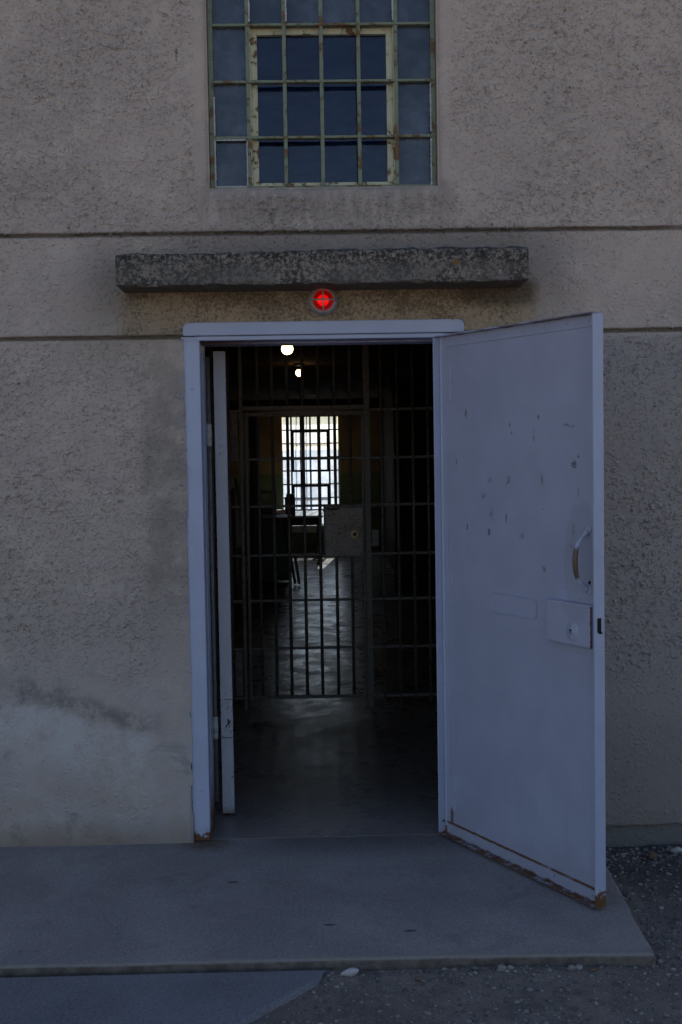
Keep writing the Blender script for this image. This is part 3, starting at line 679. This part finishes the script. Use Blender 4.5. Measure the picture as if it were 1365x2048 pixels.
# ------------------------------------------------------------------ setting: floor, slab, path, ground
def sheet(name, poly_x0, poly_x1, y0, y1, z, mat, thick=.2):
    o = MB().box(poly_x0, poly_x1, y0, y1, z-thick, z).build(name, mat); return tag(o, kind='structure')
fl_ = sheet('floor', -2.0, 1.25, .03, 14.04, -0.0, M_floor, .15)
def slab(name, pts, z, mat, thick, open_edges, seed=0, r=.012):
    # pts: outline counter-clockwise; resampled every 2 cm on the exposed edges and jittered, with a rounded arris
    P = []
    for k, (p, q) in enumerate(zip(pts, pts[1:]+pts[:1])):
        L = math.dist(p, q); n_ = max(1, int(L/.035)) if k in open_edges else 1
        for j in range(n_):
            t = j/n_; P.append((p[0]+(q[0]-p[0])*t, p[1]+(q[1]-p[1])*t, k in open_edges))
    n_ = len(P); cx_, cy_ = sum(p[0] for p in pts)/len(pts), sum(p[1] for p in pts)/len(pts)
    prof_ = [(-r*1.25, 0), (-r*.7, -.0012), (-r*.25, -r*.45), (0, -r*1.1), (.002, -thick)]
    rings = []
    for dd_, hh in prof_:
        ring = []
        for i in range(n_):
            a = P[i-1]; c = P[(i+1) % n_]; tx, ty = c[0]-a[0], c[1]-a[1]; l_ = math.hypot(tx, ty) or 1; nx_, ny_ = ty/l_, -tx/l_
            jt = (float(npnoise(np.array(i*.37), np.array(seed+.0), seed))*.005 + float(npnoise(np.array(i*.9), np.array(hh*300), seed+1))*.003) if P[i][2] else 0
            if dd_ < -r: jt *= .6
            ring.append((P[i][0]+nx_*(dd_+jt), P[i][1]+ny_*(dd_+jt), z+hh))
        rings.append(ring)
    vs = [p for ring in rings for p in ring]
    from mathutils.geometry import delaunay_2d_cdt
    tv, te, tf, *_r = delaunay_2d_cdt([Vector(p[:2]) for p in rings[0]], [], [list(range(n_))], 1, 1e-6)
    base_ = len(vs); z_ = rings[0][0][2]; vs += [(v_[0], v_[1], z_) for v_ in tv[n_:]]
    fs = [tuple(i if i < n_ else base_+i-n_ for i in f) for f in tf]
    for k in range(len(prof_)-1):
        fs += [(k*n_+i, (k+1)*n_+i, (k+1)*n_+(i+1) % n_, k*n_+(i+1) % n_) for i in range(n_)]
    fs.append(tuple(reversed(range((len(prof_)-1)*n_, len(prof_)*n_))))
    o = MB().add(vs, fs).build(name, mat); return tag(o, kind='structure')
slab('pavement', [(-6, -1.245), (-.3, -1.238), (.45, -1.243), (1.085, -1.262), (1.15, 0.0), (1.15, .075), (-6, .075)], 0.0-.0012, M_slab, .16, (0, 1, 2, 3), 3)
slab('path', [(-6, -3.2), (-1.05, -3.2), (-.56, -2.05), (-.232, -1.60), (-.03, -1.36), (.006, -1.262), (-6, -1.255)], -.022, M_path, .12, (1, 2, 3, 4), 8, .016)
def ground_h(x, y):
    h = -.046 + 0.012*fbm(x, y, 2.0, 3, 50) + 0.006*fbm(x, y, 14, 3, 55)
    h = h - 0.022*np.clip((x-1.1)/.12, 0, 1)*np.clip((y+1.25)/.5, 0, 1)
    h = h + 0.014*np.clip((x-1.35)/.4, 0, 1)*np.clip((y+1.3)/.5, 0, 1)
    h = h + 0.008*np.clip(1-abs(y+1.30)/.06, 0, 1)*(x > 0) 
    h = h - 0.10*np.clip((y-.02)/.05, 0, 1)
    return h
gx = axis(-900, 900, [(-400, -60, 60), (-60, -4, 6), (-4, -.7, .1), (-.7, 2.0, .009), (2.0, 4, .1), (4, 60, 6), (60, 400, 60)], [])
gy = axis(-900, 900, [(-400, -60, 60), (-60, -4, 6), (-4, -1.95, .1), (-1.95, .05, .009), (.1, 4, .5), (4, 60, 6), (60, 400, 60)], [])
GX, GY = np.meshgrid(gx, gy); GH = ground_h(GX, GY)
far = (abs(GX) > 6) | (abs(GY) > 6); GH[far] = -.05
ii = np.arange(GX.size).reshape(GX.shape)
me = mesh_np('ground', np.stack([GX, GY, GH], -1).reshape(-1, 3), np.stack([ii[:-1, :-1], ii[:-1, 1:], ii[1:, 1:], ii[1:, :-1]], -1).reshape(-1, 4))
me.polygons.foreach_set('use_smooth', [True]*len(me.polygons)); me.materials.append(M_ground)
go = bpy.data.objects.new('ground', me); C.collection.objects.link(go); tag(go, kind='structure')
# gravel: thousands of small pebbles, one mesh
import bmesh
ico = bmesh.new(); bmesh.ops.create_icosphere(ico, subdivisions=1, radius=1); IV = np.array([v.co[:] for v in ico.verts]); IF = np.array([[v.index for v in f.verts] for f in ico.faces]); ico.free()
ico = bmesh.new(); bmesh.ops.create_icosphere(ico, subdivisions=3, radius=1); IV3 = np.array([v.co[:] for v in ico.verts]); IF3 = np.array([[v.index for v in f.verts] for f in ico.faces]); ico.free()
def stone_shape(V, rs, amp=.35, cuts=5, flat=.6):
    V = V.copy(); V *= (1+amp*(rs.rand(len(V), 1)-.5)*.25)
    for _ in range(cuts):
        nrm = rs.randn(3); nrm /= np.linalg.norm(nrm); d = .55+.35*rs.rand(); s_ = V@nrm; over = np.clip(s_-d, 0, None); V -= over[:, None]*nrm*.92
    return V*np.array([1, .6+.4*rs.rand(), flat*(.7+.5*rs.rand())])
def on_slab(x, y):
    if y > -1.255 and x < 1.085+(y+1.26)*.05+.012: return True
    return x < .01 and y < -1.25 and x < (-.232+(y+1.6)*.62 if y < -1.36 else .01+(y+1.262)*.4)+.02
rs = np.random.RandomState(11); VV = []; FF = []; MI = []; nb = 0; cnt = 0
while cnt < 12000:
    x = rs.uniform(-.6, 1.95); y = rs.uniform(-1.95, -.02)
    if on_slab(x, y): continue
    p = .42 + .6*math.exp(-abs(y+1.285)/.03)*(x > 0) + (1.0*math.exp(-abs(y+.09)/.07) + .5*math.exp(-abs(x-1.17)/.04))*(x > 1.1)
    if rs.rand() > p: continue
    s_ = .0018*(1/(rs.rand()+.07))**.78 * (1.35 if (x > 1.1 and y > -.25) else 1)
    s_ = min(s_, .016)
    V = stone_shape(IV, rs); a = rs.rand()*6.28; c_, n_ = math.cos(a), math.sin(a); V = V@np.array([[c_, n_, 0], [-n_, c_, 0], [0, 0, 1]])*s_
    V += (x, y, float(ground_h(np.array(x), np.array(y)))+s_*.22); VV.append(V); FF.append(IF+nb); nb += len(IV); MI.append(rs.choice(3, p=[.45, .4, .15])); cnt += 1
me = mesh_np('gravel', np.concatenate(VV), np.concatenate(FF)); [me.materials.append(m) for m in M_peb]; me.polygons.foreach_set('material_index', np.repeat(MI, len(IF)).astype(np.int32))
gv = bpy.data.objects.new('gravel', me); C.collection.objects.link(gv); tag(gv, 'loose fine gravel and pebbles scattered over the dirt', 'gravel', kind='stuff')
def stone(x, y, s_, mat, seed, label, sc=(1, 1, 1), rz=0):
    rr = np.random.RandomState(seed); V = stone_shape(IV3, rs=rr, amp=.2, cuts=9, flat=.75)*np.array(sc)*s_
    me = mesh_np('stone', V, IF3); me.materials.append(mat); o = bpy.data.objects.new('stone', me); C.collection.objects.link(o)
    zmin = float(V[:, 2].min()); o.location = (x, y, float(ground_h(np.array(x), np.array(y)))-zmin*.72); o.rotation_euler = (0, 0, rz)
    tag(o, label, 'stone', 'loose stones on the dirt'); return o
stone(.082, -1.297, .030, M_white_stone, 1, 'largest pale flat stone beside the corner of the lower concrete path', (1.15, .75, .6), .1)
stone(.573, -1.300, .019, M_peb[0], 2, 'blocky grey stone in front of the concrete door slab', (1, .8, .85), .4)
stone(.604, -1.287, .013, M_peb[2], 3, 'small pale stone touching the blocky grey stone')
stone(.490, -1.275, .015, M_peb[1], 4, 'dark grey rounded stone against the door slab edge')
stone(.300, -1.335, .012, M_brown_stone, 5, 'rust-brown pebble alone on the dirt right of the pale flat stone')
stone(.828, -1.285, .013, M_peb[2], 6, 'pale stone near the slab edge towards its right corner')
stone(.800, -1.300, .014, M_peb[0], 7, 'mid grey lumpy stone just left of the pale stone near the slab corner')
stone(.870, -1.298, .014, M_brown_stone, 8, 'brownish flat stone near the right corner of the slab', (1.2, .8, .6))
stone(1.500, -.095, .032, M_white_stone, 9, 'rounded white stone at the wall foot behind the blue door', (.9, .8, .9))
stone(1.385, -.150, .032, M_brown_stone, 10, 'angular brown stone lying below the wall behind the blue door', (1, .8, .75), .7)
stone(1.165, -.60, .024, M_peb[1], 12, 'dark stone beside the slab edge behind the open door', (1, .7, .8), 1.2)
stone(.592, -1.500, .011, M_peb[0], 13, 'small grey stone out on the dirt nearest the bottom of the view')
stone(1.28, -.09, .020, M_peb[2], 14, 'long pale stone under the ledge of the wall', (1.4, .6, .5), .1)
stone(1.262, -.70, .012, M_peb[2], 15, 'white pebble on dark dirt right of the slab')

# ------------------------------------------------------------------ red caged lamp over the door
lamp = thing('caged_wall_lamp', 'round caged lamp glowing red on the wall under the canopy', 'lamp', (.041, -.004, 2.288))
MB().lathe([(0, .010), (.056, .010), (.058, -.004), (.058, -.022), (.055, -.034), (.050, -.040), (.0445, -.040), (.0425, -.034), (.0415, -.012), (0, -.010)], (0, 0, 0), 'y', 40).build('housing', M_alu, lamp)
MB().lathe([(.0405, -.030), (.040, -.040), (.036, -.050), (.027, -.058), (.014, -.062), (.0005, -.063)], (0, 0, 0), 'y', 36).build('red_globe', M_redglass, lamp)
MB().lathe([(.006, -.014), (.018, -.018), (.0245, -.028), (.023, -.040), (.013, -.050), (.0005, -.053)], (0, 0, 0), 'y', 24).build('bulb', M_redbulb, lamp)
arc = [(math.cos(t)*.0525, -.034-math.sin(t)*.036) for t in np.linspace(0, math.pi, 17)]
MB().tube([(a, y, 0) for a, y in arc], .0034, 8).tube([(0, y, a) for a, y in arc], .0034, 8).build('guard', M_alu, lamp)
MB().lathe([(.0585, -.006), (.0615, -.008), (.0615, -.014), (.0585, -.016)], (0, 0, 0), 'y', 40).build('ring', M_alu, lamp)

# ------------------------------------------------------------------ open inner gate against the left jamb
gt = thing('barred_gate', 'inner barred gate with whitish painted stile, swung open inside the left door jamb', 'gate', (-.427, .36, 0))
MB().box(-.027, .027, 0, .035, .012, 2.115).build('stile', M_post, gt, .002)
gd = Vector((-.27, .93, 0)).normalized()
for k in range(1, 9):
    p = gd*(.105*k) + Vector((-.035, .04, 0)); MB().tube([(p.x, p.y, .03), (p.x, p.y, 2.10)], .010, 8).build('bar', M_white if k == 1 else M_bar, gt)
for zz in (.03, .322, .622, .926, 1.222, 1.523, 1.806, 2.08):
    a = Vector((-.068, .02, zz)); c = gd*.93+Vector((-.035, .04, zz)); MB().bar(a, c, .012, .03).build('rail', M_black, gt)
for zz in (.365, 1.689):
    hh = zz; MB().lathe([(0, 0), (.014, 0), (.014, .026), (.0125, .027), (.0125, .028), (.015, .029), (.015, .068), (.0125, .069), (.014, .071), (.014, .100), (0, .100)], (-.052, -.022, hh), 'z', 18).build('hinge', M_white, gt)
for z_ in (1.69, 1.655, 1.73, .50, .40): MB().lathe([(0, -.0015), (.007, -.001), (.0075, .001)], (0, -.0005, z_), 'y', 12).build('bolt', M_post, gt)

# ------------------------------------------------------------------ cell grille across the corridor
GY_ = 2.668
pr = thing('barred_partition', 'dark steel bar grille standing across the corridor behind the doorway', 'grille', (0, GY_, 0))
rails = [.073, .391, .700, .992, 1.306, 1.607, 1.914]
M_b = M_bar
fixed = [-1.86+.1*k for k in range(14)]; fixed = [x for x in fixed if x < -.6] + [-.555]
right = [.419, .522, .621, .717, .815, .915, 1.015, 1.115, 1.21]
for x in fixed+right: MB().tube([(x, 0, .02), (x, 0, 2.39)], .0105, 10).build('bar', M_b, pr)
for x in (-.367, -.275, -.179, -.080, .019, .122, .221): MB().tube([(x, 0, 1.95), (x, 0, 2.39)], .0105, 10).build('bar', M_b, pr)
for z_ in rails:
    MB().box(-1.98, -.485, -.006, .006, z_-.009, z_+.009).build('rail', M_b, pr, .001)
    MB().box(.346, 1.24, -.006, .006, z_-.009, z_+.009).build('rail', M_b, pr, .001)
MB().box(-.485, .308, -.014, .014, 1.918, 1.945).build('header', M_b, pr, .002)
MB().box(-1.98, 1.24, -.014, .014, 2.36, 2.395).build('header', M_b, pr, .002)
MB().box(-.485, -.463, -.016, .016, 0, 2.36).build('post', M_b, pr, .002); MB().box(.308, .346, -.02, .02, 0, 2.36).build('post', M_b, pr, .002)
MB().box(-.54, -.495, .008, .014, 1.60, 1.90).build('plate', M_plate, pr, .004); MB().box(-.54, -.495, .008, .014, .085, .375).build('plate', M_plate, pr, .004)
MB().box(.347, .395, -.03, .02, 1.04, 1.15).build("strike_box", M_bar, pr, .003)
cg = MB().box(-.450, -.432, -.012, .012, .065, 1.905).box(.290, .305, -.012, .012, .065, 1.905).box(-.432, .290, -.010, .010, 1.880, 1.905).box(-.432, .290, -.010, .010, .065, .085)
cg = cg.build('gate', M_b, pr, .0015)
for x in (-.367, -.275, -.179, -.080, .019, .122, .221): MB().tube([(x, 0, .086), (x, 0, 1.879)], .0105, 10).build('bar', M_b, cg)
for z_ in rails[1:-1]: MB().box(-.432, .290, -.0065, .0065, z_-.008, z_+.008).build('rail', M_b, cg, .001)
lkb = MB().box(-.120, .122, -.045, .02, -.155, .155); lkb = lkb.build('lock', M_lock, cg, .004, loc=(.170, 0, 1.138)); tag(lkb, 'square spotted steel lock box with round keyhole')
MB().box(-.128, .130, -.0475, .0, .152, .168).box(-.128, -.116, -.0475, 0, -.165, .152).box(-.116, .130, -.0475, 0, -.165, -.152).build('lock_rim', M_b, cg, .001, loc=(.170, 0, 1.138))
MB().lathe([(.010, -.050), (.014, -.056), (.024, -.054), (.030, -.047), (.031, -.044)], (.239, 0, 1.121), 'y', 26).build('keyhole_ring', M_brass, cg)
MB().lathe([(0, -.0475), (.011, -.0475)], (.239, 0, 1.121), 'y', 16).build('keyhole', M_hole, cg)

# ------------------------------------------------------------------ inside
def bulb_lamp(x, y, zb, r, label, drop):
    t = thing('ceiling_lamp', label, 'lamp', (x, y, 2.398), group='bare bulbs on the corridor ceiling')
    MB().lathe([(0, 0), (.045, 0), (.05, -.012), (.03, -.02), (0, -.02)], ax='z').build('ceiling_rose', M_black, t)
    MB().tube([(0, 0, -.02), (0, 0, zb-2.398+r*1.0)], .006, 8).build('stem', M_black, t)
    MB().lathe([(.012, zb-2.398+r*2.2), (.02, zb-2.398+r*2.1), (.021, zb-2.398+r*.9), (.018, zb-2.398+r*.75)], ax='z').build('socket', M_black, t)
    MB().lathe([(r*math.sin(a)+.0003, zb-2.398-r*math.cos(a)) for a in np.linspace(0, math.pi*.82, 14)], ax='z', seg=24).build('bulb', M_bulb, t)
bulb_lamp(-.156, 2.0, 2.252, .034, 'lit bare bulb hanging just inside the doorway, the larger nearer one', .1)
bulb_lamp(-.130, 5.45, 2.322, .032, 'lit bare bulb on the corridor ceiling, the smaller farther one', .05)
# table under the window
tb = thing('table', 'dark wooden table with sunlit top below the far window', 'table', (-.29, 13.2, 0))
MB().box(-.39, .38, -.75, .76, .675, .700).build('tabletop', M_top, tb, .003); MB().box(-.36, .35, -.72, -.70, .565, .675).box(-.36, -.34, -.70, .72, .565, .675).box(.33, .35, -.70, .72, .565, .675).build('apron', M_dark, tb)
for x, y in ((-.32, -.67), (.31, -.67), (-.32, .69), (.31, .69)): MB().bar((x, y, 0), (x, y, .675), .055, .055).build('leg', M_wood, tb, .003)
bx = thing('upright_box', 'black upright box standing on the sunlit table', 'box', (-.385, 12.6, .701))
MB().box(-.075, .075, -.06, .06, 0, .27).build('body', M_black, bx, .004); MB().box(-.055, .055, -.05, .05, .27, .315).build('lid', M_dark, bx, .004)
pp = thing('paper_stack', 'untidy stack of papers and folders left of the black box', 'papers', (-.56, 13.0, .701))
for k, (dx_, dy_, a, m) in enumerate(((0, 0, .1, M_paper), (.01, .02, -.15, M_redbook), (-.01, .01, .2, M_paper), (.015, -.01, .05, M_redbook), (0, .02, -.3, M_paper))):
    o = MB().box(-.09, .09, -.12, .12, 0, .012).build('folder' if m is M_redbook else 'sheet_pile', m, pp, loc=(dx_, dy_, .013*k)); o.rotation_euler = (0, 0, a)
ch = thing('slatted_chair', 'pale slatted-back chair beside the table', 'chair', (-.66, 11.2, 0))
MB().box(-.09, .12, 0, .35, .43, .46).build('seat', M_pale, ch, .004)
for x in (-.08, .11):
    MB().box(x-.014, x+.014, .0, .03, 0, 1.12).build('leg', M_pale, ch, .003); MB().box(x-.014, x+.014, .32, .35, 0, .43).build('leg', M_pale, ch, .003)
MB().box(-.066, .096, .005, .025, 1.085, 1.12).box(-.066, .096, .005, .025, .90, .93).box(-.066, .096, .008, .022, .72, .9).build('backrest', M_pale, ch, .003)
sl = MB(); [sl.box(x-.005, x+.005, .008, .022, .93, 1.085) for x in np.linspace(-.04, .07, 5)]; sl.build('back_slats', M_pale, ch)
cb = thing('drafting_desk', 'black cabinet desk with a sloping side leg at the left of the corridor', 'desk', (-.53, 9.9, 0))
MB().box(-.25, .17, -.02, .6, .05, .80).build('cabinet', M_black, cb, .004); MB().box(-.28, .20, -.06, .66, .80, .83).build('top', M_dark, cb, .004)
MB().bar((.19, -.05, .80), (.30, -.10, .02), .05, .035).build('leg', M_pale, cb, .003); MB().bar((.13, -.05, .80), (.25, -.12, .02), .09, .03).build('leg', M_dark, cb, .003)
MB().box(-.24, .16, -.025, -.018, .08, .1).build('base_trim', M_dark, cb)
po = thing('wooden_post', 'tall dark post standing on the corridor floor left of the far window', 'post', (-.70, 8.9, 0))
MB().box(-.06, -.01, 0, .06, .02, 2.1).box(.015, .06, 0, .06, .02, 2.1).build('upright', M_dark, po, .003); MB().box(-.07, .07, -.01, .07, 0, .02).build('foot', M_dark, po); MB().box(-.01, .015, .01, .05, .3, 2.1).build('infill', M_black, po)
lb = thing('easel', 'pale leaning board easel in the shadow at the left of the corridor', 'easel', (-.83, 6.4, 0))
MB().prism([(-.10, .75), (.14, .75), (.05, 1.42), (-.02, 1.42)], 0, .02).build('board', M_pale, lb, .002)
for x in (-.10, .13): MB().bar((x, .01, 0), (x*.4+.01, .03, 1.4), .03, .03).build('leg', M_dark, lb)
sh = thing('slatted_rack', 'dark horizontal slatted rack in front of the pale easel', 'rack', (-.85, 6.0, 0))
for z_ in (1.28, 1.07, .86, .70, .58): MB().box(-.25, .10, 0, .02, z_-.03, z_+.01).build('slat', M_dark, sh, .002)
for x in (-.24, .09): MB().box(x-.015, x+.015, .02, .05, 0, 1.32).build('leg', M_dark, sh, .002)
ph = thing('wall_telephone', 'small black telephone-like box hung on the dark right corridor wall', 'telephone', (1.10, 8.93, 1.40))
MB().box(-.10, .02, -.05, .015, -.06, .06).build('body', M_black, ph, .008); MB().tube([(-.03, -.05, -.05), (-.03, -.06, -.25), (-.025, -.04, -.55)], .006, 8).build('cord', M_pale, ph)
